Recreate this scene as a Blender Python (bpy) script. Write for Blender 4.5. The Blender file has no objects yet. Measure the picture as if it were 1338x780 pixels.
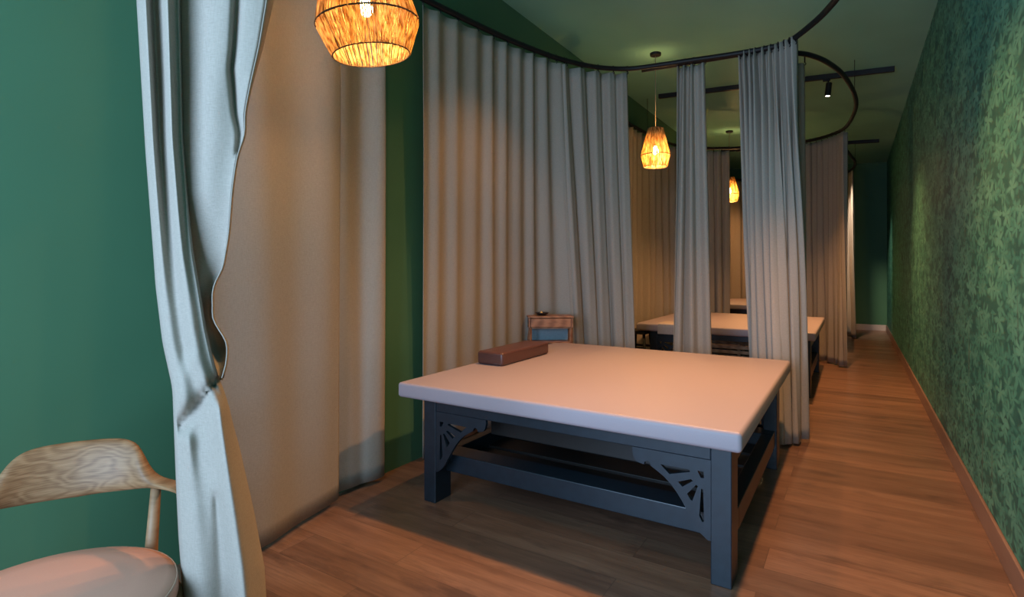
import bpy, bmesh, math, random
from mathutils import Vector, Matrix
rnd = random.Random(7)
col = bpy.context.scene.collection
PI = math.pi

# ------------------------------------------------------------------ camera figures (metres)
EYE = 1.37; FP = 720.0
TH = math.atan((1116-669)/FP); SN, CS = math.sin(TH), math.cos(TH)
CEIL_R, CEIL_L = 3.57, 3.72
XL, XR, YB, YF = -2.64, 0.59, 14.1, -1.9
RAILZ = 3.22
def ceil_z(x): return CEIL_R+(CEIL_L-CEIL_R)*(XR-x)/(XR-XL)

# ------------------------------------------------------------------ object helpers
def link(name, bm, mat, parent=None, smooth=False, bevel=0, seg=2):
    me = bpy.data.meshes.new(name)
    bmesh.ops.recalc_face_normals(bm, faces=bm.faces)
    bm.to_mesh(me); bm.free()
    if smooth:
        for p in me.polygons: p.use_smooth = True
    o = bpy.data.objects.new(name, me); col.objects.link(o)
    if mat: me.materials.append(mat)
    if parent: o.parent = parent
    if bevel:
        b = o.modifiers.new('bevel', 'BEVEL'); b.width = bevel; b.segments = seg; b.limit_method = 'ANGLE'
        b.angle_limit = math.radians(40)
    return o
def thing(name, label, cat, loc=(0, 0, 0), rz=0, group=None):
    o = bpy.data.objects.new(name, None); col.objects.link(o)
    o.empty_display_size = .1
    o.location = loc; o.rotation_euler = (0, 0, rz); o['label'] = label; o['category'] = cat
    if group: o['group'] = group
    return o
def tag(o, label, cat, group=None):
    o['label'] = label; o['category'] = cat
    if group: o['group'] = group
    return o
def struct(name, bm, mat, parent=None, **k):
    o = link(name, bm, mat, parent, **k)
    if not parent: o['kind'] = 'structure'
    return o
def copy_tree(o, parent=None):
    c = o.copy(); col.objects.link(c)
    if parent: c.parent = parent
    for ch in list(o.children): copy_tree(ch, c)
    return c
def box(bm, x0, x1, y0, y1, z0, z1, mtx=None):
    vs = [bm.verts.new((x, y, z)) for x in (x0, x1) for y in (y0, y1) for z in (z0, z1)]
    for f in ((0,1,3,2),(4,6,7,5),(0,4,5,1),(2,3,7,6),(0,2,6,4),(1,5,7,3)):
        bm.faces.new([vs[i] for i in f])
    if mtx: bmesh.ops.transform(bm, matrix=mtx, verts=vs)
    return vs
def bx(*a):
    bm = bmesh.new(); box(bm, *a); return bm
def tube(bm, pts, rad, n=10, closed=False, sx=1.0):
    """sweep a circle along pts; rad a number or list"""
    pts = [Vector(p) for p in pts]; N = len(pts)
    rings = []; up = Vector((0, 0, 1)); prev = None
    for i, p in enumerate(pts):
        a = pts[i-1] if (i > 0 or closed) else p
        b = pts[(i+1) % N] if (i < N-1 or closed) else p
        t = (b-a).normalized()
        if prev is None:
            ref = up if abs(t.z) < .9 else Vector((1, 0, 0))
            u = t.cross(ref).normalized()
        else:
            u = (prev - t*prev.dot(t)).normalized()
        prev = u; w = t.cross(u)
        r = rad[i] if isinstance(rad, (list, tuple)) else rad
        rings.append([bm.verts.new(p+u*math.cos(2*PI*k/n)*r*sx+w*math.sin(2*PI*k/n)*r) for k in range(n)])
    for i in range(N if closed else N-1):
        A, B = rings[i], rings[(i+1) % N]
        for k in range(n): bm.faces.new([A[k], A[(k+1) % n], B[(k+1) % n], B[k]])
    if not closed:
        bm.faces.new(rings[0][::-1]); bm.faces.new(rings[-1])
    return bm
def lathe(bm, prof, n=32, cap=True):
    rings = []
    for r, z in prof:
        rings.append([bm.verts.new((r*math.cos(2*PI*k/n), r*math.sin(2*PI*k/n), z)) for k in range(n)])
    for A, B in zip(rings, rings[1:]):
        for k in range(n): bm.faces.new([A[k], A[(k+1) % n], B[(k+1) % n], B[k]])
    if cap:
        bm.faces.new(rings[0][::-1]); bm.faces.new(rings[-1])
    return bm
def catmull(pts, n=12):
    out = []; P = [Vector(p) for p in pts]
    P = [P[0]*2-P[1]]+P+[P[-1]*2-P[-2]]
    for i in range(1, len(P)-2):
        for k in range(n):
            t = k/n; a, b, c, d = P[i-1], P[i], P[i+1], P[i+2]
            out.append(.5*((2*b)+(c-a)*t+(2*a-5*b+4*c-d)*t*t+(3*b-a-3*c+d)*t**3))
    out.append(P[-2]); return out
def resample(pts, N):
    L = [0]
    for a, b in zip(pts, pts[1:]): L.append(L[-1]+(b-a).length)
    out = []; j = 0
    for i in range(N):
        s = L[-1]*i/(N-1)
        while j < len(L)-2 and L[j+1] < s: j += 1
        t = (s-L[j])/max(1e-9, L[j+1]-L[j]); out.append(pts[j].lerp(pts[j+1], min(1, t)))
    return out, L[-1]
def lerp_tab(tab, v):
    """piecewise linear (v, x) table"""
    if v <= tab[0][0]: return tab[0][1]
    for (a, xa), (b, xb) in zip(tab, tab[1:]):
        if v <= b: return xa+(xb-xa)*(v-a)/(b-a)
    return tab[-1][1]

# ------------------------------------------------------------------ materials
class NT:
    def __init__(s, name):
        s.m = bpy.data.materials.new(name); s.m.use_nodes = True
        s.t = s.m.node_tree; s.t.nodes.clear()
        s.out = s.t.nodes.new('ShaderNodeOutputMaterial')
    def n(s, typ, **k):
        nd = s.t.nodes.new(typ)
        for a, b in k.items(): setattr(nd, a, b)
        return nd
    def l(s, a, b): s.t.links.new(a, b)
    def set(s, sock, v):
        if isinstance(v, bpy.types.NodeSocket): s.l(v, sock)
        else: sock.default_value = v
    def math(s, op, a, b=0.0, c=None):
        nd = s.n('ShaderNodeMath', operation=op)
        s.set(nd.inputs[0], a); s.set(nd.inputs[1], b)
        if c is not None: s.set(nd.inputs[2], c)
        return nd.outputs[0]
    def mix(s, f, a, b):
        nd = s.n('ShaderNodeMix', data_type='RGBA')
        s.set(nd.inputs['Factor'], f); s.set(nd.inputs['A'], a); s.set(nd.inputs['B'], b)
        # pick the colour sockets
        for i in nd.inputs:
            if i.type == 'RGBA':
                if i.name == 'A': s.set(i, a)
                if i.name == 'B': s.set(i, b)
        for o in nd.outputs:
            if o.type == 'RGBA': return o
    def ramp(s, f, stops):
        nd = s.n('ShaderNodeValToRGB'); cr = nd.color_ramp
        while len(cr.elements) < len(stops): cr.elements.new(.5)
        for e, (p, c) in zip(cr.elements, stops):
            e.position = p; e.color = c if len(c) == 4 else (*c, 1)
        s.set(nd.inputs[0], f); return nd.outputs[0]
    def pos(s): return s.n('ShaderNodeNewGeometry').outputs['Position']
    def obj(s): return s.n('ShaderNodeTexCoord').outputs['Object']
    def mapping(s, v, scale=(1, 1, 1), rot=(0, 0, 0), loc=(0, 0, 0)):
        nd = s.n('ShaderNodeMapping'); s.l(v, nd.inputs[0])
        nd.inputs['Scale'].default_value = scale; nd.inputs['Rotation'].default_value = rot
        nd.inputs['Location'].default_value = loc
        return nd.outputs[0]
    def noise(s, v, scale, detail=3, rough=.5, w=None):
        nd = s.n('ShaderNodeTexNoise')
        if w is not None: nd.noise_dimensions = '4D'; s.set(nd.inputs['W'], w)
        s.l(v, nd.inputs['Vector']); nd.inputs['Scale'].default_value = scale
        nd.inputs['Detail'].default_value = detail; nd.inputs['Roughness'].default_value = rough
        return nd.outputs[0]
    def bump(s, h, strength=.3, dist=.01):
        nd = s.n('ShaderNodeBump'); s.l(h, nd.inputs['Height'])
        nd.inputs['Strength'].default_value = strength; nd.inputs['Distance'].default_value = dist
        return nd.outputs[0]
    def principled(s, color, rough=.5, spec=.5, normal=None, metallic=0, coat=0):
        b = s.n('ShaderNodeBsdfPrincipled')
        s.set(b.inputs['Base Color'], color if isinstance(color, bpy.types.NodeSocket) or len(color) == 4 else (*color, 1))
        s.set(b.inputs['Roughness'], rough); s.set(b.inputs['Specular IOR Level'], spec)
        b.inputs['Metallic'].default_value = metallic; b.inputs['Coat Weight'].default_value = coat
        if normal: s.l(normal, b.inputs['Normal'])
        return b.outputs[0]
    def done(s, sh): s.l(sh, s.out.inputs[0]); return s.m
def C4(c): return (*c, 1)

def plain(name, color, rough=.5, spec=.5, nscale=60, var=.08, bump=.05, metallic=0, coat=0):
    t = NT(name); n = t.noise(t.obj(), nscale, 4)
    a = tuple(max(0, c*(1-var)) for c in color); b = tuple(min(1, c*(1+var)) for c in color)
    c = t.ramp(n, [(.3, a), (.7, b)])
    return t.done(t.principled(c, rough, spec, t.bump(n, bump, .002), metallic, coat))

def mat_wall(name, color):
    t = NT(name); p = t.pos(); n = t.noise(p, 90, 3); big = t.noise(p, 1.2, 2)
    c = t.ramp(big, [(.3, tuple(v*.93 for v in color)), (.7, tuple(v*1.06 for v in color))])
    return t.done(t.principled(c, .62, .3, t.bump(n, .06, .003)))
WALLG = (.060, .160, .086)
M_wall = mat_wall('green wall paint', WALLG)
M_ceil = mat_wall('green ceiling paint', (.19, .43, .33))

def mat_wallpaper():
    t = NT('leaf wallpaper'); p = t.pos()
    sep = t.n('ShaderNodeSeparateXYZ'); t.l(p, sep.inputs[0])
    wob1 = t.math('MULTIPLY', t.math('SUBTRACT', t.noise(t.mapping(p, (1, .42, 1)), 13, 1), .5), .05)
    wob2 = t.math('MULTIPLY', t.math('SUBTRACT', t.noise(t.mapping(p, (1, .42, 1), loc=(0, 7, 3)), 13, 1), .5), .05)
    def layer(scale, dx, dz, R, npet):
        cb = t.n('ShaderNodeCombineXYZ')
        t.set(cb.inputs[0], t.math('ADD', t.math('ADD', t.math('MULTIPLY', sep.outputs[1], .42), dx), wob1))
        t.set(cb.inputs[1], t.math('ADD', t.math('MULTIPLY', t.math('ADD', sep.outputs[2], dz), .72), wob2))
        vo = t.n('ShaderNodeTexVoronoi', voronoi_dimensions='2D'); t.l(cb.outputs[0], vo.inputs['Vector'])
        vo.inputs['Scale'].default_value = scale; vo.inputs['Randomness'].default_value = .85
        sub = t.n('ShaderNodeVectorMath', operation='SUBTRACT'); t.l(cb.outputs[0], sub.inputs[0]); t.l(vo.outputs['Position'], sub.inputs[1])
        s2 = t.n('ShaderNodeSeparateXYZ'); t.l(sub.outputs[0], s2.inputs[0])
        cc = t.n('ShaderNodeSeparateXYZ'); t.l(vo.outputs['Color'], cc.inputs[0])
        r = t.math('SQRT', t.math('ADD', t.math('MULTIPLY', s2.outputs[0], s2.outputs[0]), t.math('MULTIPLY', s2.outputs[1], s2.outputs[1])))
        ang = t.math('ADD', t.math('ARCTAN2', s2.outputs[1], s2.outputs[0]), t.math('MULTIPLY', cc.outputs[0], 6.28))
        pet = t.math('ABSOLUTE', t.math('COSINE', t.math('MULTIPLY', ang, npet/2)))
        rr = t.math('MULTIPLY', t.math('ADD', .16, t.math('MULTIPLY', t.math('POWER', pet, 1.25), .84)), R)
        d = t.math('DIVIDE', r, rr)                       # < 1 inside the leaf
        mask = t.ramp(d, [(.80, (1, 1, 1)), (.98, (0, 0, 0))])
        vein = t.math('MULTIPLY', t.math('GREATER_THAN', pet, .975), .5)
        return mask, vein, cc.outputs[1], d
    base = t.noise(t.mapping(p, (1, 4, 3)), 2.2, 4)
    c = t.ramp(base, [(.25, (.010, .072, .064)), (.55, (.018, .112, .090)), (.8, (.030, .138, .098))])
    # small dark background foliage, then two generations of palmate leaves
    for (sc, dx, dz, R, npet, lo, hi) in (
            (19, 3.1, 1.7, .036, 3, (.026, .148, .114), (.044, .196, .146)),
            (15, 0.3, 5.2, .044, 5, (.036, .178, .130), (.064, .240, .172)),
            (11.5, 7.7, .4, .052, 5, (.052, .208, .152), (.090, .285, .202))):
        mask, vein, rv, d = layer(sc, dx, dz, R, npet)
        leaf = t.ramp(rv, [(.1, lo), (.9, hi)])
        leaf = t.mix(vein, leaf, C4(tuple(v*1.5 for v in lo)))
        edge = t.ramp(d, [(.55, (1, 1, 1)), (1.0, (.55, .62, .6))])
        mul = t.n('ShaderNodeMix', data_type='RGBA', blend_type='MULTIPLY'); mul.inputs['Factor'].default_value = .8
        ins = [i for i in mul.inputs if i.type == 'RGBA']; t.l(leaf, ins[0]); t.l(edge, ins[1])
        leaf = [o for o in mul.outputs if o.type == 'RGBA'][0]
        drop = t.math('MULTIPLY', mask, t.math('GREATER_THAN', rv, .22))
        c = t.mix(drop, c, leaf)
    # brownish trailing stems
    st = t.noise(t.mapping(p, (1, 14, 1.6), loc=(0, 3, 2)), 1.0, 3)
    c = t.mix(t.ramp(st, [(.66, (0, 0, 0)), (.72, (.5, .5, .5))]), c, (.085, .105, .075, 1))
    return t.done(t.principled(c, .55, .3))
M_paper = mat_wallpaper()

def mat_floor():
    t = NT('oak plank floor'); p = t.pos()
    br = t.n('ShaderNodeTexBrick'); t.l(t.mapping(p, loc=(.35, .07, 0)), br.inputs['Vector'])
    br.offset = .37; br.offset_frequency = 2
    br.inputs['Scale'].default_value = 1; br.inputs['Brick Width'].default_value = 1.45
    br.inputs['Row Height'].default_value = .215; br.inputs['Mortar Size'].default_value = .0016
    br.inputs['Mortar Smooth'].default_value = .2
    br.inputs['Color1'].default_value = (0, 0, 0, 1); br.inputs['Color2'].default_value = (1, 1, 1, 1)
    br.inputs['Mortar'].default_value = (.5, .5, .5, 1)
    pid = t.math('MULTIPLY', br.outputs['Color'], 23.0)
    g1 = t.noise(t.mapping(p, (1.1, 11, 1)), 1.0, 6, .55, pid)
    g2 = t.noise(t.mapping(p, (3, 9, 1)), 1.0, 4, .6, pid)
    g3 = t.noise(t.mapping(p, (6, 110, 1)), 1.0, 3, .6, pid)
    c = t.ramp(g1, [(.25, (.125, .062, .038)), (.47, (.225, .118, .070)), (.75, (.315, .180, .110))])
    c = t.mix(t.ramp(g2, [(.55, (0, 0, 0)), (.68, (.6, .6, .6))]), c, (.070, .038, .028, 1))
    c = t.mix(t.ramp(g3, [(.3, (.5, .5, .5)), (.6, (0, 0, 0))]), c, (.10, .058, .040, 1))
    tone = t.ramp(br.outputs['Color'], [(0, (.62, .62, .64)), (1, (1.0, 1.0, 1.0))])
    mul = t.n('ShaderNodeMix', data_type='RGBA', blend_type='MULTIPLY'); mul.inputs['Factor'].default_value = 1
    ins = [i for i in mul.inputs if i.type == 'RGBA']; t.l(c, ins[0]); t.l(tone, ins[1])
    c = [o for o in mul.outputs if o.type == 'RGBA'][0]
    c = t.mix(t.math('MULTIPLY', br.outputs['Fac'], .7), c, (.05, .03, .02, 1))
    h = t.math('SUBTRACT', t.math('MULTIPLY', g1, .3), br.outputs['Fac'])
    rough = t.ramp(g1, [(.3, (.40, .40, .40)), (.7, (.30, .30, .30))])
    return t.done(t.principled(c, rough, .5, t.bump(h, .15, .002)))
M_floor = mat_floor()

def mat_wood(name, dark, light, axis=(1, 12, 12), rough=.4, scale=1.5, coat=0):
    t = NT(name); o = t.obj()
    n = t.noise(t.mapping(o, axis), scale, 5, .6)
    w = t.n('ShaderNodeTexWave'); t.l(t.mapping(o, tuple(a*.6 for a in axis)), w.inputs['Vector'])
    w.inputs['Scale'].default_value = scale*1.3; w.inputs['Distortion'].default_value = 5; w.inputs['Detail'].default_value = 3
    f = t.math('ADD', t.math('MULTIPLY', n, .65), t.math('MULTIPLY', w.outputs['Fac'], .35))
    c = t.ramp(f, [(.25, dark), (.65, light)])
    return t.done(t.principled(c, rough, .45, t.bump(f, .05, .002), 0, coat))
M_oak = mat_wood('oiled oak', (.16, .078, .034), (.28, .16, .078), (4, 4, 30), .55, 1.0)
def mat_bent_oak():
    t = NT('bent oak'); sp = t.n('ShaderNodeSeparateXYZ'); t.l(t.obj(), sp.inputs[0])
    a = t.math('ARCTAN2', sp.outputs[1], t.math('MULTIPLY', sp.outputs[0], 1))
    cb = t.n('ShaderNodeCombineXYZ'); t.set(cb.inputs[0], t.math('MULTIPLY', a, .8)); t.set(cb.inputs[1], t.math('MULTIPLY', sp.outputs[2], 5.5))
    n0 = t.noise(cb.outputs[0], 2.2, 2)
    rings = t.math('SINE', t.math('ADD', t.math('MULTIPLY', n0, 55), t.math('MULTIPLY', sp.outputs[2], 60)))
    n1 = t.noise(t.mapping(cb.outputs[0], (4, 30, 1)), 2, 3)
    f = t.math('ADD', t.math('MULTIPLY', rings, .12), n1)
    c = t.ramp(f, [(.25, (.15, .072, .030)), (.55, (.24, .130, .060)), (.8, (.30, .172, .085))])
    return t.done(t.principled(c, .5, .35))
M_bent = mat_bent_oak()
M_skirt = mat_wood('skirting wood', (.145, .082, .058), (.225, .135, .098), (8, 1, 8), .4, 1.2)
M_skirtw = plain('pale skirting board', (.52, .44, .38), .4)
M_stand = mat_wood('red brown stand wood', (.17, .072, .036), (.32, .15, .078), (2, 10, 12), .38, 2)
M_crate = mat_wood('raw crate wood', (.30, .19, .11), (.48, .33, .20), (2, 12, 12), .6, 2)
M_navy = plain('blue black lacquered wood', (.011, .019, .027), .36, .5, 30, .15, .03)
M_black = plain('black painted metal', (.010, .009, .009), .5, .25)
M_blackw = plain('black stained wood', (.014, .013, .012), .45, .4)
M_matt = plain('taupe vinyl mattress', (.345, .285, .305), .50, .4, 300, .02, .04)
M_seat = plain('blush vinyl seat', (.56, .285, .20), .6, .4, 300, .02, .04)
M_seam = plain('seat piping', (.42, .26, .18), .5)
M_bol = plain('dark brown leather', (.085, .034, .026), .33, .5, 120, .12, .12)
M_towel = plain('folded taupe towel', (.42, .35, .31), .9, .1, 200, .1, .3)
M_panel = plain('blue grey panel', (.16, .24, .28), .5)
M_bowl = plain('black lacquer bowl', (.012, .010, .010), .2, .5)
M_gold = plain('golden incense cone', (.62, .38, .10), .4, .5)
M_cord = plain('textile cord', (.30, .22, .13), .8)

def mat_linen(name, color, transl=.28):
    t = NT(name); p = t.pos()
    w1 = t.noise(t.mapping(p, (60, 60, 900)), 1.0, 2, .6)
    w2 = t.noise(t.mapping(p, (700, 700, 40)), 1.0, 2, .6)
    f = t.math('ADD', t.math('MULTIPLY', w1, .55), t.math('MULTIPLY', w2, .45))
    c = t.ramp(f, [(.3, tuple(v*.80 for v in color)), (.7, tuple(min(1, v*1.15) for v in color))])
    bmp = t.bump(f, .25, .002)
    d = t.n('ShaderNodeBsdfDiffuse'); t.l(c, d.inputs[0]); t.l(bmp, d.inputs['Normal'])
    tr = t.n('ShaderNodeBsdfTranslucent'); t.l(c, tr.inputs[0])
    mx = t.n('ShaderNodeMixShader'); mx.inputs[0].default_value = transl
    t.l(d.outputs[0], mx.inputs[1]); t.l(tr.outputs[0], mx.inputs[2])
    return t.done(mx.outputs[0])
M_linen = mat_linen('oatmeal linen', (.45, .40, .335))

def mat_raffia():
    t = NT('raffia strands'); o = t.obj()
    n = t.noise(t.mapping(o, (70, 70, 7)), 1.0, 3)
    c = t.ramp(n, [(.36, (.34, .19, .06)), (.64, (.90, .70, .38))])
    d = t.n('ShaderNodeBsdfDiffuse'); t.l(c, d.inputs[0])
    tr = t.n('ShaderNodeBsdfTranslucent'); t.l(c, tr.inputs[0])
    mx = t.n('ShaderNodeMixShader'); mx.inputs[0].default_value = .65
    t.l(d.outputs[0], mx.inputs[1]); t.l(tr.outputs[0], mx.inputs[2])
    return t.done(mx.outputs[0])
M_raffia = mat_raffia()
M_ring = plain('dark raffia ring', (.06, .03, .012), .8)
def mat_emit(name, color, s):
    t = NT(name); e = t.n('ShaderNodeEmission'); e.inputs[0].default_value = C4(color); e.inputs[1].default_value = s
    return t.done(e.outputs[0])
M_bulb = mat_emit('glowing filament bulb', (1, .72, .36), 60)
M_lens = mat_emit('glowing spotlight lens', (1, .86, .66), 18)

# ------------------------------------------------------------------ the room
T = .15
struct('floor', bx(XL-T, XR+T, YF-T, YB+T, -.12, 0), M_floor)
bm = bmesh.new(); vs = box(bm, XL-T, XR+T, YF-T, YB+T, 0, .12)
for v in vs: v.co.z += ceil_z(v.co.x)
struct('ceiling', bm, M_ceil)
struct('wall_left', bx(XL-T, XL, YF-T, YB+T, 0, 3.9), M_wall)
struct('wall_right', bx(XR, XR+T, YF-T, YB+T, 0, 3.9), M_paper)
struct('wall_back', bx(XL, XR, YB, YB+T, 0, 3.9), M_wall)
bm = bmesh.new()                                    # shop front with its window opening, behind the camera
box(bm, XL, -2.35, YF-T, YF, 0, 3.9); box(bm, .35, XR, YF-T, YF, 0, 3.9)
box(bm, -2.35, .35, YF-T, YF, 2.95, 3.9); box(bm, -2.35, .35, YF-T, YF, 0, .25)
struct('wall_front', bm, M_wall)
bm = bmesh.new()
for x in (-2.35, -1.47, -.58, .31): box(bm, x, x+.04, YF-.10, YF-.05, .25, 2.95)
box(bm, -2.35, .35, YF-.10, YF-.05, .25, .29); box(bm, -2.35, .35, YF-.10, YF-.05, 2.91, 2.95)
struct('window_1', bm, M_black)
def skirting(name, x0, x1, y0, y1, mat):
    bm = bx(x0, x1, y0, y1, 0, .125); struct(name, bm, mat, bevel=.004)
skirting('baseboard_right', XR-.016, XR, YF, YB, M_skirt)
skirting('baseboard_back', XL, XR-.016, YB-.016, YB, M_skirtw)

# ------------------------------------------------------------------ curtain rails
def P(*a): return [Vector(p) for p in a]
rail1 = catmull(P((-1.25, .90), (-1.62, .86), (-1.95, .86), (-2.22, 1.0), (-2.42, 1.35), (-2.51, 1.9), (-2.53, 2.45), (-2.53, 2.87), (-2.49, 3.2), (-2.43, 3.6),
        (-2.37, 3.91), (-2.255, 4.33), (-2.11, 4.65), (-1.95, 4.85), (-1.77, 4.97), (-1.5, 5.02), (-1.2, 5.06), (-.9, 5.10), (-.63, 5.11), (-.455, 5.05),
        (-.275, 4.79), (-.155, 4.55), (-.07, 4.28), (0, 3.7), (.01, 2.9), (-.01, 2.0), (-.10, 1.4), (-.35, 1.02), (-.7, .90), (-1.25, .90)))
rail2 = catmull(P((-1.70, 5.06), (-1.2, 5.11), (-.75, 5.16), (-.43, 5.36), (-.29, 5.55), (-.18, 5.84), (-.08, 6.27), (.005, 7.0), (.01, 7.7), (-.095, 8.56), (-.28, 8.95),
        (-.54, 9.19), (-.9, 9.27), (-1.4, 9.22), (-1.9, 8.99), (-2.2, 8.7), (-2.36, 8.3), (-2.44, 7.65), (-2.48, 6.9), (-2.46, 6.3), (-2.35, 5.75), (-2.15, 5.4)))
rail3 = catmull(P((-1.6, 9.37), (-.75, 9.42), (-.35, 9.65), (-.18, 9.95), (-.10, 10.32), (-.035, 10.94), (.01, 11.4), (0, 12.1), (-.12, 12.7), (-.35, 13.0), (-.9, 13.2),
        (-1.5, 13.05), (-2.0, 12.65), (-2.3, 12.2), (-2.44, 11.5), (-2.46, 10.7)))
def make_rail(pts, label, wires):
    t = thing('curtain_rail', label, 'curtain rail', (pts[0].x, pts[0].y, RAILZ), 0, 'black curved curtain rails')
    o = Vector((pts[0].x, pts[0].y, RAILZ))
    bm = bmesh.new(); tube(bm, [Vector((p.x, p.y, RAILZ))-o for p in pts], .023, 8)
    link('track', bm, M_black, t, smooth=True)
    for (x, y) in wires:
        q = min(pts, key=lambda p: (p.x-x)**2+(p.y-y)**2)
        bm = bmesh.new(); tube(bm, [Vector((q.x, q.y, RAILZ))-o, Vector((q.x, q.y, ceil_z(q.x)))-o], .0035, 6)
        link('hanger_wire', bm, M_black, t)
make_rail(rail1, 'black curved curtain rail looping over the nearest bed', [(-2.4, 1.3), (0, 3.4), (-.35, 1.02), (-2.5, 3.0)])
make_rail(rail2, 'black curved curtain rail around the second bed with rounded end towards the wallpaper', [(-.02, 7.0), (-2.4, 7.5)])
make_rail(rail3, 'farthest black curved curtain rail near the back wall', [(0, 11.6), (-2.4, 11.6)])

glider_me = None
def glider_mesh():
    global glider_me
    if glider_me is None:
        bm = bmesh.new(); tube(bm, [(0, 0, .026), (0, 0, -.028)], .006, 6); tube(bm, [(0, 0, -.024), (.010, 0, -.040), (0, 0, -.052)], .004, 6)
        o = link('tmp', bm, M_black); glider_me = o.data; bpy.data.objects.remove(o)
    return glider_me

def curtain(label, top, bottom, nf, at=.03, ab=.05, zt=RAILZ-.035, zb=.02, seed=1, N=None, sharp=.25, group='oatmeal linen curtains on the rails', gap=.0, sway=.0, hem=True, hooks=True):
    """a pleated hanging sheet between two plan curves"""
    r = random.Random(seed)
    N = N or max(60, nf*14)
    tp, Lt = resample(catmull([Vector(p) for p in top]), N); bp, Lb = resample(catmull([Vector(p) for p in bottom]), N)
    ws = [r.uniform(.65, 1.35) for _ in range(nf)]; S = sum(ws); cum = [0]
    for w in ws: cum.append(cum[-1]+w/S)
    amp = [r.uniform(.6, 1.25) for _ in range(nf+1)]
    def phase(t):
        for i in range(nf):
            if t <= cum[i+1]+1e-9: return i+(t-cum[i])/(cum[i+1]-cum[i])
        return nf
    K = 34; bm = bmesh.new(); rows = []
    o0 = Vector((tp[0].x, tp[0].y, 0))
    ph2 = [r.uniform(0, 6.28) for _ in range(4)]; mg = r.uniform(.56, .72)
    for k in range(K+1):
        q = k/K; z = zt+(zb-zt)*q
        e = q*q*(3-2*q)*.35+q*.65
        A = at+(ab-at)*min(1, q*1.6)
        row = []
        for i in range(N):
            t = i/(N-1); p = tp[i].lerp(bp[i], e)
            a, b = tp[max(0, i-1)].lerp(bp[max(0, i-1)], e), tp[min(N-1, i+1)].lerp(bp[min(N-1, i+1)], e)
            d = (b-a)
            if d.length < 1e-7: d = Vector((1, 0))
            d.normalize(); nrm = Vector((-d.y, d.x))
            f = phase(t)+.10*math.sin(q*2.2+ph2[0]+t*5)
            fl = min(nf-1, max(0, int(f))); am = amp[fl]+(amp[fl+1]-amp[fl])*(f-fl)
            w = math.sin(2*PI*f)*(1-.45*q*q)+.6*q*q*math.sin(2*PI*f*mg+ph2[0])+sharp*(1-.4*q)*math.sin(4*PI*f+ph2[1])+.12*math.sin(2*PI*f*.37+ph2[2]+q*1.5)
            w2 = .35*math.sin(2*PI*f*.5+ph2[3])*q
            off = nrm*A*am*(w+w2); shift = d*A*.35*am*math.cos(2*PI*f)*min(1, q*3)
            p = p+off+shift
            sag = -.012*abs(math.sin(PI*f))*max(0, 1-q*12)
            row.append(bm.verts.new((p.x-o0.x, p.y-o0.y, z+sag)))
        rows.append(row)
    for A_, B_ in zip(rows, rows[1:]):
        for i in range(N-1): bm.faces.new([A_[i], A_[i+1], B_[i+1], B_[i]])
    root = thing('curtain', label, 'curtain', (o0.x, o0.y, 0), 0, group)
    cl = link('fabric', bm, M_linen, root, smooth=True)
    s = cl.modifiers.new('thick', 'SOLIDIFY'); s.thickness = .003
    if hooks:
        for j in range(nf+1):
            i = min(N-1, int(cum[j]*(N-1)))
            g = bpy.data.objects.new('glider', glider_mesh()); col.objects.link(g); g.parent = root
            g.location = (tp[i].x-o0.x, tp[i].y-o0.y, RAILZ)
    return root

def rail_slice(rail, a, b):
    """points of the rail between the points nearest a and b"""
    ia = min(range(len(rail)), key=lambda i: (rail[i]-Vector(a)).length)
    ib = min(range(len(rail)), key=lambda i: (rail[i]-Vector(b)).length)
    s = rail[ia:ib+1] if ia < ib else rail[ib:ia+1][::-1]
    return s[::max(1, len(s)//8)] + ([s[-1]] if (len(s)-1) % max(1, len(s)//8) else [])

# curtains of the first bay
curtain('wide smooth curtain lit brown by the near pendant, hanging beside the tied back curtain',
        [(-2.36, 1.32), (-2.42, 1.6), (-2.47, 1.9), (-2.50, 2.16)], [(-2.33, 1.30), (-2.40, 1.6), (-2.47, 1.9), (-2.51, 2.17)], 2, .018, .012, seed=3, sharp=.05, zb=.03, N=90)
curtain('narrow warm lit curtain against the green wall left of the nearest bed',
        [(-2.58, 2.12), (-2.585, 2.35), (-2.545, 2.56)], [(-2.58, 2.13), (-2.585, 2.35), (-2.545, 2.56)], 2, .012, .014, seed=5, sharp=.1, zb=.03)
s = rail_slice(rail1, (-2.53, 2.9), (-2.22, 4.44))
curtain('broad curtain with shallow folds running along the left side of the nearest bed', s,
        [(-2.58, 2.95), (-2.60, 3.4), (-2.605, 3.9), (-2.605, 4.25), (-2.58, 4.52), (-2.48, 4.73), (-2.27, 4.90)], 9, .016, .020, seed=11, sharp=.12)
s = rail_slice(rail1, (-2.24, 4.36), (-1.80, 4.96))
curtain('bunched curtain behind the side table at the head corner of the nearest bed', s,
        [(-2.31, 4.84), (-2.14, 4.97), (-1.96, 5.04), (-1.77, 5.07)], 5, .030, .040, seed=21, sharp=.35)
curtain('slim gathered curtain hanging alone, left of the full pale bunch behind the nearest bed',
        [(-1.36, 5.05), (-1.24, 5.06), (-1.13, 5.08)], [(-1.41, 4.98), (-1.24, 5.03), (-1.07, 5.06)], 3, .035, .05, seed=31, sharp=.35)
curtain('full gathered pale curtain dropping just behind the right rear corner of the nearest bed',
        [(-.85, 5.12), (-.68, 5.11), (-.55, 5.09), (-.40, 5.0)], [(-.72, 5.02), (-.60, 4.84), (-.50, 4.66), (-.455, 4.62), (-.43, 4.78), (-.39, 4.74), (-.345, 4.90)], 9, .035, .05, seed=41, sharp=.4, zb=.02, zt=RAILZ+.012)
curtain('thin shaded curtain edge hanging right behind the full pale curtain',
        [(-.49, 5.37), (-.43, 5.48), (-.375, 5.57)], [(-.49, 5.37), (-.43, 5.48), (-.375, 5.57)], 2, .02, .03, seed=43)
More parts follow.
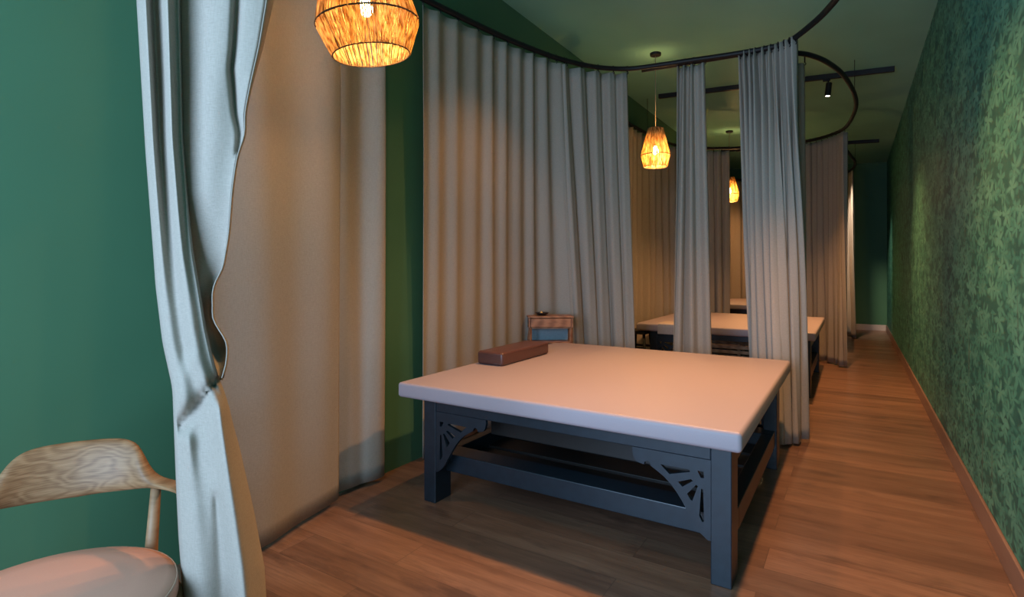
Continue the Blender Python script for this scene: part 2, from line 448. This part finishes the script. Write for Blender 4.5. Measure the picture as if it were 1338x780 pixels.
# second bay
s = rail_slice(rail2, (-2.46, 6.2), (-2.1, 8.8))
curtain('brown lit curtain along the left side of the second bed behind its pendant', s, s, 13, .035, .05, seed=51, sharp=.3)
s = rail_slice(rail2, (-2.05, 8.85), (-1.66, 9.12))
curtain('short curtain at the far left corner of the second bed', s, s, 4, .03, .045, seed=55, sharp=.3)
s = rail_slice(rail2, (-.85, 9.26), (-.10, 8.6))
curtain('dense pleated curtain at the right end of the second bed beside the walkway', s, [(p.x+.01, p.y+.03) for p in s], 11, .035, .05, seed=61, sharp=.35)
# third bay
s = rail_slice(rail3, (-2.44, 11.4), (-1.2, 13.15))
curtain('brown lit curtain behind the farthest bed and its pendant', s, s, 10, .035, .05, seed=71, sharp=.3)
s = rail_slice(rail3, (-.35, 13.0), (-.0, 12.2))
curtain('farthest curtain edge glowing pale beside the walkway before the back wall', s, [(p.x+.03, p.y) for p in s], 5, .03, .05, seed=75, sharp=.3)

# ---- the tied back curtain nearest the camera
def ray(u, v, D):
    a = (u-669)/FP
    return Vector((D*(a*CS-SN), D*(a*SN+CS), EYE-(v-348)*D/FP))
def tied_curtain():
    root = thing('tied_curtain', 'pale grey linen curtain twisted and tied back in the left foreground', 'curtain', (-1.7, .9, 0))
    o0 = Vector((-1.7, .9, 0))
    D0 = 1.62
    L = [(-600, 166), (0, 178), (100, 184), (200, 190), (330, 200), (374, 203), (448, 212), (507, 225), (560, 227), (640, 230), (702, 233), (741, 236), (780, 238), (860, 240)]
    # right border of the front sheet, then right border of the rear (right) sheet
    RF = [(-600, 236), (0, 236), (180, 240), (282, 248), (330, 253), (380, 262), (430, 270), (470, 279), (493, 286), (522, 297), (560, 306), (580, 312), (663, 331), (741, 346), (780, 348), (860, 350)]
    RR = [(-600, 366), (0, 350), (60, 340), (113, 328), (149, 321), (174, 322), (205, 311), (246, 305), (308, 300), (354, 292), (368, 282), (386, 278), (401, 280), (415, 278), (430, 287), (448, 299), (463, 298), (483, 296), (495, 290)]
    RL = [(-600, 232), (0, 232), (180, 234), (282, 240), (330, 244), (380, 250), (415, 256), (448, 262), (495, 276)]
    def grid(f, v0, v1, NV, NS):
        bm = bmesh.new(); rows = []
        for k in range(NV+1):
            v = v0+(v1-v0)*k/NV
            rows.append([bm.verts.new(f(i/NS, v)-o0) for i in range(NS+1)])
        for A, B in zip(rows, rows[1:]):
            for i in range(NS): bm.faces.new([A[i], A[i+1], B[i+1], B[i]])
        return bm
    vbot = 348+(EYE-.02)*FP/D0; vtop = 348-(RAILZ-.035-EYE)*FP/D0
    def sm(tab, v): return (lerp_tab(tab, v-9)+2*lerp_tab(tab, v)+lerp_tab(tab, v+9))/4
    def g(x, c, w): return math.exp(-((x-c)/w)**2)
    def seg(u, v, x0, y0, x1, y1, w):
        L2 = (x1-x0)**2+(y1-y0)**2; q = ((u-x0)*(x1-x0)+(v-y0)*(y1-y0))/L2
        qc = max(0, min(1, q)); dx, dy = u-x0-qc*(x1-x0), v-y0-qc*(y1-y0)
        return math.exp(-(dx*dx+dy*dy)/(w*w*(.45+.55*min(1, qc*1.8))**2))
    def front(t, v):
        u = sm(L, v)+(sm(RF, v)-sm(L, v))*t
        up = max(0, min(1, (400-v)/300))                 # 1 high above the knot
        lo = max(0, min(1, (v-470)/120)); kn = g(v, 470, 90)
        d = D0+.03*(1-t)
        # long soft pleats that run down into the knot
        d += (.012+.024*up)*(1-lo)*math.cos(2*PI*(t*2.0+.12))
        d += -.006*up*math.cos(2*PI*t*4.1+.6)
        # creases and soft ridges running out of the knot
        d += .040*seg(u, v, 284, 497, 236, 556, 7)
        d += .006*seg(u, v, 262, 545, 250, 650, 14)
        d += .022*seg(u, v, 284, 650, 306, 900, 13)
        d -= .050*seg(u, v, 288, 530, 322, 800, 17)
        d -= .024*seg(u, v, 246, 575, 266, 820, 17)
        d -= .018*seg(u, v, 250, 470, 240, 520, 16)
        d += kn*.02*g(t, 1, .35)
        d += 1.7*lo*max(0, t-.70)**2
        d += .10*max(0, (t-.93)/.07)**2*.5 + .10*max(0, (.06-t)/.06)**2*.5
        return ray(u, v, d)
    def rear(t, v):
        a, b = sm(RL, v), sm(RR, v)
        u = a+(b-a)*t
        up = max(0, min(1, (360-v)/260)); kn = max(0, min(1, (v-330)/70))
        d = D0+.055-.02*t+.055*max(0, min(1, (v-250)/120))
        d += .022*up*math.cos(2*PI*(t*1.0+.05))
        # a separate narrow pleat at the right border, high up
        ridge = lerp_tab([(-600, .50), (0, .66), (90, .70), (154, .86), (200, .97)], v)
        d += .040*up*g(t, ridge, .045)*(1 if v < 200 else 0)
        d += -.018*up*g(t, ridge+.2, .16)
        d += .03*kn*math.cos(2*PI*(t*.9+.3))
        d += .05*g(v, 425, 60)*(1-t)
        # the little cupped fold under the twist
        c = g(v, 455, 26); d += .20*t*g(v, 452, 34)
        d += c*(.075*g(t, .40, .3)-.045*g(t, .95, .2))
        d += .08*max(0, (t-.95)/.05)**2*.4
        return ray(u, v, d)
    f = link('front_fabric', grid(front, vtop, vbot, 190, 90), M_linen, root, smooth=True)
    s = f.modifiers.new('thick', 'SOLIDIFY'); s.thickness = .003
    f = link('rear_fabric', grid(rear, vtop, 496, 160, 80), M_linen, root, smooth=True)
    s = f.modifiers.new('thick', 'SOLIDIFY'); s.thickness = .003
    # narrow return of the leading edge, turned towards the bay and catching the lamp light
    def ret(t, v):
        b = sm(RR, v) if v < 405 else sm(RR, v)
        w = lerp_tab([(-600, 10), (0, 9), (110, 3), (150, 2), (300, 2), (495, 2)], v)
        return ray(b-1+w*t, v, D0+.04+.10*t)
    f = link('turned_edge', grid(ret, vtop, 494, 120, 4), M_linen, root, smooth=True)
    s = f.modifiers.new('thick', 'SOLIDIFY'); s.thickness = .003
tied_curtain()

# ------------------------------------------------------------------ pendants
def pendant(x, y, zw, R, rim, rtop, hl, hu, label, watt, ns, seed, lean=(0, 0)):
    zc = ceil_z(x); r = random.Random(seed)
    tilt = Matrix.Rotation(-math.radians(lean[0]), 4, Vector((-SN, CS, 0))) @ Matrix.Rotation(math.radians(lean[1]), 4, Vector((CS, SN, 0)))
    off = tilt @ Vector((0, 0, -hu)); x -= off.x; y -= off.y
    t = thing('pendant_lamp', label, 'pendant lamp', (x, y, zc), 0, 'raffia pendant lamps over the bays')
    zw -= zc
    bm = bmesh.new(); lathe(bm, [(.012, -.030), (.058, -.028), (.060, -.004), (.060, .0)], 28); link('canopy', bm, M_black, t, smooth=False, bevel=.003)
    bm = bmesh.new(); tube(bm, [(0, 0, -.02), (0, 0, zw+hu-.02)], .004, 8); link('cord', bm, M_cord, t, smooth=True)
    sh = bmesh.new()
    for k in range(ns):
        a = 2*PI*(k+r.uniform(-.25, .25))/ns; j = r.uniform(-.003, .003)
        a2 = a+r.uniform(-.02, .02)
        w = r.uniform(.8, 1.15)*2*PI*R/ns*.40
        def pt(rr, z, aa): return (math.cos(aa)*(rr+j), math.sin(aa)*(rr+j), zw+z)
        pts = [pt(rtop, hu, a2), pt((rtop+R)/2*1.01, hu/2, (a+a2)/2), pt(R, 0, a), pt((R+rim)/2, -hl/2, a), pt(rim, -hl, a)]
        tube(sh, pts, [w*rtop/R*1.1, w*.85, w, w*.9, w*rim/R], 5, sx=1.0)
    shade = link('shade', sh, M_raffia, t, smooth=True)
    rg = bmesh.new()
    for rr, z, th in ((rtop, hu, .0035), (R+.002, 0, .004), (rim, -hl, .003)):
        tube(rg, [(math.cos(2*PI*k/48)*rr, math.sin(2*PI*k/48)*rr, zw+z) for k in range(48)], th, 6, closed=True)
    for k in range(6):
        a = 2*PI*k/6+.4
        tube(rg, [(math.cos(a)*rr, math.sin(a)*rr, zw+z) for rr, z in ((rtop, hu), (R-.004, 0), (rim, -hl))], .0025, 5)
    link('ring_frame', rg, M_ring, shade, smooth=True)
    zb = zw+hu*.16; hung = Matrix.Translation((0, 0, zw+hu)) @ tilt @ Matrix.Translation((0, 0, -zw-hu))
    shade.matrix_local = hung
    bm = bmesh.new(); lathe(bm, [(.006, zb+.16), (.020, zb+.155), (.021, zb+.07), (.014, zb+.055)], 16); tube(bm, [(0, 0, zb+.15), (0, 0, zw+hu)], .004, 6)
    link('lamp_holder', bm, M_black, t, smooth=True).matrix_local = hung
    bm = bmesh.new(); lathe(bm, [(.012, zb+.06), (.022, zb+.035), (.030, zb), (.027, zb-.022), (.014, zb-.036), (.002, zb-.04)], 18); link('bulb', bm, M_bulb, t, smooth=True).matrix_local = hung
    l = bpy.data.lights.new('bulb_light', 'POINT'); l.energy = watt; l.color = (1, .56, .22); l.shadow_soft_size = .07
    lo = bpy.data.objects.new('bulb_light', l); col.objects.link(lo); lo.parent = t; lo.location = hung @ Vector((0, 0, zb-.075))
pendant(-1.885, 1.79, 2.472, .228, .172, .115, .140, .45, 'large glowing raffia pendant lamp close by, top cut off by the frame', 18, 150, 1, (6, 4))
pendant(-1.83, 5.90, 2.575, .152, .122, .080, .125, .29, 'glowing raffia pendant lamp over the second bed', 44, 96, 2)
pendant(-1.81, 9.95, 2.60, .152, .122, .080, .125, .29, 'farthest glowing raffia pendant lamp, half hidden by a curtain', 60, 80, 3)

# ------------------------------------------------------------------ light tracks and spots
def track(x0, x1, y, label):
    bm = bmesh.new(); box(bm, x0, x1, -.022, .022, -.058, 0)
    o = link('light_track', bm, M_black, None, bevel=.003)
    sl = (ceil_z(x1)-ceil_z(x0))/(x1-x0)
    for v in o.data.vertices: v.co.z += (v.co.x-x0)*sl
    for v in o.data.vertices: v.co.x -= x0
    o.location = (x0, y, ceil_z(x0)); tag(o, label, 'light track', 'black ceiling light tracks')
def spot(x, y, label, aim, watt, ang=2.15, color=(1, .47, .18), blend=1):
    z = ceil_z(x)-.058
    t = thing('spotlight', label, 'spotlight', (x, y, z), 0, 'black track spotlights')
    bm = bmesh.new(); box(bm, -.045, .03, -.017, .017, -.022, .0); link('adapter', bm, M_black, t, bevel=.004)
    bm = bmesh.new(); tube(bm, [(.01, 0, -.02), (.01, 0, -.06)], .008, 8); link('stem', bm, M_black, t)
    d = Vector(aim)-Vector((x, y, z-.1)); d.normalize()
    q = (-d).to_track_quat('Z', 'X').to_matrix().to_4x4()
    bm = bmesh.new(); lathe(bm, [(.005, .075), (.030, .070), (.032, .06), (.032, -.085), (.026, -.085), (.024, -.070), (.004, -.069)], 24)
    b = link('lamp_body', bm, M_black, t, smooth=False); b.matrix_local = Matrix.Translation((.01, 0, -.115)) @ q
    bm = bmesh.new(); lathe(bm, [(.002, -.079), (.0255, -.079), (.0255, -.074), (.002, -.074)], 24)
    b = link('lens', bm, M_lens, t); b.matrix_local = Matrix.Translation((.01, 0, -.115)) @ q
    l = bpy.data.lights.new('spot_light', 'SPOT'); l.energy = watt; l.color = color; l.spot_size = ang; l.spot_blend = blend; l.shadow_soft_size = .05
    lo = bpy.data.objects.new('spot_light', l); col.objects.link(lo); lo.parent = t
    lo.matrix_local = Matrix.Translation(Vector((.01, 0, -.115))+d*.10) @ q
track(-2.2, .38, 3.5, 'light track above the nearest bed, outside the top of the picture')
track(-2.25, .38, 7.4, 'light track across the ceiling over the second bed')
track(-2.25, .37, 11.5, 'farthest light track near the back wall')
spot(-.30, 3.5, 'spotlight over the right half of the nearest bed', (-.50, 3.1, 0), 380, 1.85)
spot(-1.05, 3.5, 'added unseen spotlight over the middle of the nearest bed, warming the tied back curtain', (-1.45, 1.0, .4), 95, 1.2)  # extra unseen spot, added to warm the right sides of the tied curtain
spot(-1.75, 3.5, 'spotlight over the left half of the nearest bed', (-1.40, 3.1, 0), 110, 1.9)
spot(-.265, 7.4, 'small bright spotlight on the track over the second bed', (-.60, 7.2, 0), 430, 1.8)
spot(-1.72, 11.5, 'tiny spotlight beside the farthest pendant', (-1.5, 11.4, 0), 200)
spot(-.18, 11.5, 'spotlight aimed at the foot of the back wall', (.32, 13.6, 0), 280, .85, (1, .78, .6))

# ------------------------------------------------------------------ the massage beds
def fretwork(flip):
    """corner bracket: fan of pierced rays inside an ogee outline, drawn in x (along) and z (down), thickness in y"""
    k = .350/530; kz = .345/500
    def cv(pts, step=None):
        out = []
        for X, Y in pts:
            x = (655-X)*k; z = -(Y-(240-(655-X)*.185))*kz
            out.append((x*(-1 if not flip else 1), z))
        return out
    outline = [(655, 240), (125, 142), (124, 175), (132, 210), (150, 240), (185, 255), (208, 262), (212, 244), (232, 238), (250, 250), (255, 272), (300, 305), (350, 345), (395, 392),
               (435, 445), (470, 500), (500, 555), (530, 605), (552, 650), (590, 700), (635, 740), (655, 745)]
    holes = [[(322, 262), (518, 298), (522, 312), (385, 327)], [(570, 304), (610, 311), (612, 352), (592, 350)],
             [(442, 376), (528, 358), (542, 370), (472, 408)], [(503, 452), (562, 394), (573, 402), (538, 496), (525, 490)],
             [(594, 420), (607, 420), (613, 625), (600, 628), (582, 590)]]
    cu = bpy.data.curves.new('fret', 'CURVE'); cu.dimensions = '2D'; cu.fill_mode = 'BOTH'; cu.extrude = .010
    for poly in [outline]+holes:
        pts = cv(poly); sp = cu.splines.new('POLY'); sp.points.add(len(pts)-1)
        for p, (a, b) in zip(sp.points, pts): p.co = (a, b, 0, 1)
        sp.use_cyclic_u = True
    ob = bpy.data.objects.new('tmp', cu); col.objects.link(ob)
    me = bpy.data.meshes.new_from_object(ob); bpy.data.objects.remove(ob)
    me.transform(Matrix.Rotation(PI/2, 4, 'X')); me.materials.clear(); me.materials.append(M_navy)
    return me
fret_r, fret_l = fretwork(False), fretwork(True)
BX0, BX1, BY0, BY1 = -2.14, -.44, 2.47, 4.23       # outer faces of the legs
ORG = Vector((-1.29, 3.35, 0))
def make_bed(label):
    t = thing('massage_bed', label, 'massage bed', ORG, 0, 'dark wooden massage beds with taupe tops')
    def b(name, x0, x1, y0, y1, z0, z1, mat=M_navy, bevel=.004, seg=2, par=t):
        return link(name, bx(x0-ORG.x, x1-ORG.x, y0-ORG.y, y1-ORG.y, z0, z1), mat, par, bevel=bevel, seg=seg)
    lw, ld, zt = .086, .145, .60
    for x in (BX0, BX1-lw):
        for y in (BY0, BY1-ld): b('leg', x, x+lw, y, y+ld, 0, zt)
    for y in (BY0+.004, BY1-.034): b('apron', BX0+lw, BX1-lw, y, y+.03, .532, zt)
    for x in (BX0+.006, BX1-.036): b('apron', x, x+.03, BY0+ld, BY1-ld, .50, zt)
    # low box section rails on the inner side of the legs
    b('stretcher', BX0+.02, BX1-.012, BY0+.10, BY0+.25, .160, .262)
    b('stretcher', BX0+.02, BX1-.012, BY1-.25, BY1-.10, .160, .262)
    for x in (BX0+.012, BX1-.082): b('stretcher', x, x+.07, BY0+.25, BY1-.25, .155, .262)
    # slatted shelf between the low rails and cross beams under the top
    for i in range(5):
        y = BY0+.31+i*.245; b('shelf_slat', BX0+.08, BX1-.08, y, y+.20, .165, .185, M_blackw, bevel=.003)
    b('inner_beam', -1.85, BX1-.13, BY0+.27, BY0+.32, .365, .575, M_blackw)
    for y in (3.32, BY1-.32): b('cross_beam', BX0+.036, BX1-.036, y, y+.05, .455, .585)
    for (x, me, y) in ((BX1-lw, fret_r, BY0+.014), (BX0+lw, fret_l, BY0+.014), (BX1-lw, fret_r, BY1-.014), (BX0+lw, fret_l, BY1-.014)):
        o = bpy.data.objects.new('corner_bracket', me); col.objects.link(o); o.parent = t; o.location = (x-ORG.x, y-ORG.y, .532)
    m = b('mattress', -2.29, -.39, 2.405, 4.46, .60, .687, M_matt, .019, 5)
    for p in m.data.polygons: p.use_smooth = True
    return t
bed = make_bed('large dark wooden massage bed with taupe top in the foreground')
b2 = copy_tree(bed); b2.location = ORG+Vector((.055, 4.03, 0)); b2['label'] = 'second massage bed, seen in pieces between the hanging curtains'
for ch in list(b2.children):
    if ch.name.startswith('inner_beam'): bpy.data.objects.remove(ch)
b3 = copy_tree(bed); b3.location = ORG+Vector((.055, 8.1, 0)); b3['label'] = 'farthest massage bed, only a sliver of its top showing between curtains'

# bolster
bm = bx(-.108, .108, -.335, .335, 0, .092)
o = link('bolster', bm, M_bol, None, smooth=True, bevel=.020, seg=5); o.location = (-2.137, 3.485, .687)
tag(o, 'dark brown leather head cushion lying on the nearest taupe bed', 'cushion')
# seam of the bolster as its own ridge
bm = bmesh.new()
for z in (.014, .078):
    c = .018
    pts = [(-.108+c, -.335, z), (.108-c, -.335, z), (.106, -.333+c, z), (.108, .335-c, z), (.106-c, .335, z), (-.108+c, .335, z), (-.108, .333-c, z), (-.108, -.335+c, z)]
    tube(bm, pts, .0022, 6, closed=True)
link('seam', bm, M_bol, o, smooth=True)

# ------------------------------------------------------------------ side table with bowl
SA = math.radians(35)
def side_table():
    w, d, h = .395, .18, .926
    t = thing('side_table', 'small reddish wooden side table with a drawer between bed corner and curtain', 'side table', (-2.345, 4.425, 0), SA)
    X = w/2; Y = d/2
    link('table_top', bx(-X-.008, X+.008, -Y-.008, Y+.008, h-.016, h), M_stand, t, bevel=.003)
    bm = bmesh.new(); box(bm, -X, -X+.014, -Y, Y, h-.105, h-.016); box(bm, X-.014, X, -Y, Y, h-.105, h-.016); box(bm, -X, X, Y-.014, Y, h-.105, h-.016); box(bm, -X, X, -Y+.01, Y, h-.112, h-.100)
    link('drawer_case', bm, M_stand, t, bevel=.002)
    dr = link('drawer', bx(-X+.018, X-.018, -Y-.004, Y-.03, h-.098, h-.022), M_stand, t, bevel=.003)
    for sx in (-1, 1):
        for sy in (-1, 1):
            bm = bmesh.new(); tube(bm, [(sx*(X-.014), sy*(Y-.014), h-.10), (sx*(X-.014), sy*(Y-.014), 0)], [.015, .011], 4); link('leg', bm, M_stand, t)
    link('lower_shelf', bx(-X+.01, X-.01, -Y+.01, Y-.01, h-.245, h-.230), M_stand, t, bevel=.002)
    link('daylight_tint_panel', bx(-X+.022, X-.022, Y-.022, Y-.014, h-.230, h-.105), M_panel, t)  # added board, its blue grey standing in for daylight on the curtain behind
side_table()
bt = thing('bowl', 'little black bowl standing on the wooden side table', 'bowl', (-2.345-.070*math.cos(SA), 4.425-.070*math.sin(SA), .926))
bm = bmesh.new(); lathe(bm, [(.020, .0), (.030, .0), (.048, .010), (.061, .024), (.063, .027), (.058, .026), (.044, .014), (.024, .007), (.002, .006)], 32); link('bowl_body', bm, M_bowl, bt, smooth=True)
ic = thing('incense_cone', 'golden incense cone in the little black bowl', 'incense', (-2.345-.070*math.cos(SA)-.006, 4.425-.070*math.sin(SA), .9335))
bm = bmesh.new(); lathe(bm, [(.016, 0), (.017, .006), (.011, .020), (.003, .031), (.001, .032)], 16); link('cone', bm, M_gold, ic, smooth=True)

# ------------------------------------------------------------------ armchair
def armchair():
    t = thing('armchair', 'oak armchair with curved back rail and blush pink seat at the left edge', 'armchair', (-1.86, .59, 0), math.radians(147.7))
    R = .368
    # local +x points to the middle of the back; phi > 0 goes clockwise (towards the tied curtain)
    def sec(phi):
        a = math.radians(-phi); A = abs(phi)
        rise = 1/(1+math.exp((A-29.5)/3.6))
        top = .655+.128*rise; bot = .622+.018*min(1, A/60)-.010*rise
        th = .024+.010*(A/100 if A < 100 else 1)
        rad = R+.0
        if A > 78: rad = R+.012*(A-78)/30
        return a, rad, top, bot, th, rise
    bm = bmesh.new(); rings = []; n = 20
    for i in range(97):
        phi = -84+168*i/96; a, rad, top, bot, th, rise = sec(phi)
        hc, hh = (top+bot)/2, (top-bot)/2
        ring = []
        for k in range(n):
            q = 2*PI*k/n; cx, cz = math.cos(q), math.sin(q)
            px = math.copysign(abs(cx)**.75, cx)*th*(1-.35*rise*max(0, cz)); pz = math.copysign(abs(cz)**.8, cz)*hh
            lean = (hc+pz-.62)*.28*rise
            r_ = rad+px+lean
            ring.append(bm.verts.new((math.cos(a)*r_, math.sin(a)*r_, hc+pz)))
        rings.append(ring)
    for A, B in zip(rings, rings[1:]):
        for k in range(n): bm.faces.new([A[k], A[(k+1) % n], B[(k+1) % n], B[k]])
    bm.faces.new(rings[0][::-1]); bm.faces.new(rings[-1])
    link('back_rail', bm, M_bent, t, smooth=True)
    for ph in (-128, 126, -66, 38):
        a = math.radians(-ph); front = abs(ph) > 90
        r0 = .345 if not front else .325
        bm = bmesh.new()
        if front: pts = [(math.cos(a)*(r0-.01), math.sin(a)*(r0-.01), .40), (math.cos(a)*(r0+.015), math.sin(a)*(r0+.015), .0)]; rr = [.022, .015]
        else: pts = [(math.cos(a)*(R+.002), math.sin(a)*(R+.002), .635), (math.cos(a)*.352, math.sin(a)*.352, .44), (math.cos(a)*.350, math.sin(a)*.350, .3), (math.cos(a)*.385, math.sin(a)*.385, 0)]; rr = [.015, .019, .020, .014]
        link('leg', tube(bm, pts, rr, 14), M_oak, t, smooth=True)
    bm = bmesh.new(); lathe(bm, [(.28, .355), (.325, .355), (.330, .365), (.330, .395), (.325, .402), (.26, .402)], 56); link('seat_frame', bm, M_oak, t, smooth=True)
    bm = bmesh.new(); lathe(bm, [(.300, .402), (.316, .405), (.320, .42), (.318, .448), (.311, .458), (.290, .468), (.22, .477), (.12, .481), (.002, .482)], 64)
    link('seat', bm, M_seat, t, smooth=True)
    bm = bmesh.new(); tube(bm, [(math.cos(2*PI*k/64)*.3145, math.sin(2*PI*k/64)*.3145, .4545) for k in range(64)], .0028, 6, closed=True)
    link('piping', bm, M_seam, t, smooth=True)
armchair()

# ------------------------------------------------------------------ things around the second bed
def stool():
    t = thing('stool', 'black wooden stool with splayed legs, beside the second bed', 'stool', (-2.245, 6.60, 0), 0)
    link('seat', bx(-.12, .12, -.15, .15, .548, .590), M_blackw, t, bevel=.008)
    for sx in (-1, 1):
        for sy in (-1, 1):
            bm = bmesh.new(); tube(bm, [(sx*.09, sy*.115, .55), (sx*.135, sy*.165, .0)], [.018, .014], 8); link('leg', bm, M_blackw, t, smooth=True)
    bm = bmesh.new()
    for s in (-1, 1): box(bm, -.105, .105, s*.133-.008, s*.133+.008, .37, .395)
    link('stretcher', bm, M_blackw, t)
stool()
bm = bmesh.new()
tx0, tx1, yf = -1.97, -1.50, 6.435
sect = [(yf-.012, .575), (yf-.014, .66), (yf-.010, .690), (yf+.02, .700), (yf+.30, .700), (yf+.30, .689), (yf+.02, .6885), (yf-.0022, .680), (yf-.0025, .575)]
A = [bm.verts.new((tx0, y, z)) for y, z in sect]; B = [bm.verts.new((tx1, y, z)) for y, z in sect]
n = len(sect)
for k in range(n): bm.faces.new([A[k], A[(k+1) % n], B[(k+1) % n], B[k]])
bm.faces.new(A[::-1]); bm.faces.new(B)
tag(link('towel', bm, M_towel, None, bevel=.003), 'folded taupe towel draped over the front left of the second bed', 'towel')
def crate():
    t = thing('slatted_crate', 'low slatted wooden crate stored on the shelf beneath the second bed', 'crate', (-1.12, 6.92, .1855))
    bm = bmesh.new()
    for sx in (-.42, -.02, .38):
        for sy in (-.16, .14): box(bm, sx, sx+.03, sy, sy+.02, 0, .29)
    link('post', bm, M_crate, t)
    for i in range(5):
        for sy in (-.172, .160):
            link('slat', bx(-.43, .42, sy, sy+.012, .008+i*.056, .046+i*.056), M_crate, t, bevel=.002)
    link('base_board', bx(-.41, .40, -.155, .155, .0, .012), M_crate, t)
crate()

# ------------------------------------------------------------------ light
w = bpy.data.worlds.new('World'); bpy.context.scene.world = w; w.use_nodes = True
bg = w.node_tree.nodes['Background']; bg.inputs[0].default_value = (.55, .75, 1, 1); bg.inputs[1].default_value = .3
l = bpy.data.lights.new('window_daylight', 'AREA'); l.shape = 'RECTANGLE'; l.size = 2.3; l.size_y = 2.6; l.energy = 220; l.color = (.47, .69, 1)
lo = bpy.data.objects.new('window_daylight', l); col.objects.link(lo); lo.location = (-1.15, YF+.02, 1.75); lo.rotation_euler = (PI/2, 0, PI)
lo.rotation_euler = Vector((0, -1, 0)).to_track_quat('Z', 'Y').to_euler()

# ------------------------------------------------------------------ camera and view
cam = bpy.data.cameras.new('camera'); co = bpy.data.objects.new('camera', cam); col.objects.link(co)
cam.sensor_width = 36; cam.lens = 36*FP/1338; cam.shift_y = -(390-348)/1338; cam.clip_start = .05
co.location = (0, 0, EYE); co.rotation_euler = (PI/2, 0, TH)
sc = bpy.context.scene; sc.camera = co
sc.cycles.diffuse_bounces = 8
sc.view_settings.view_transform = 'Standard'; sc.view_settings.look = 'None'
sc.view_settings.exposure = .32; sc.view_settings.gamma = 1; sc.view_settings.use_curve_mapping = False
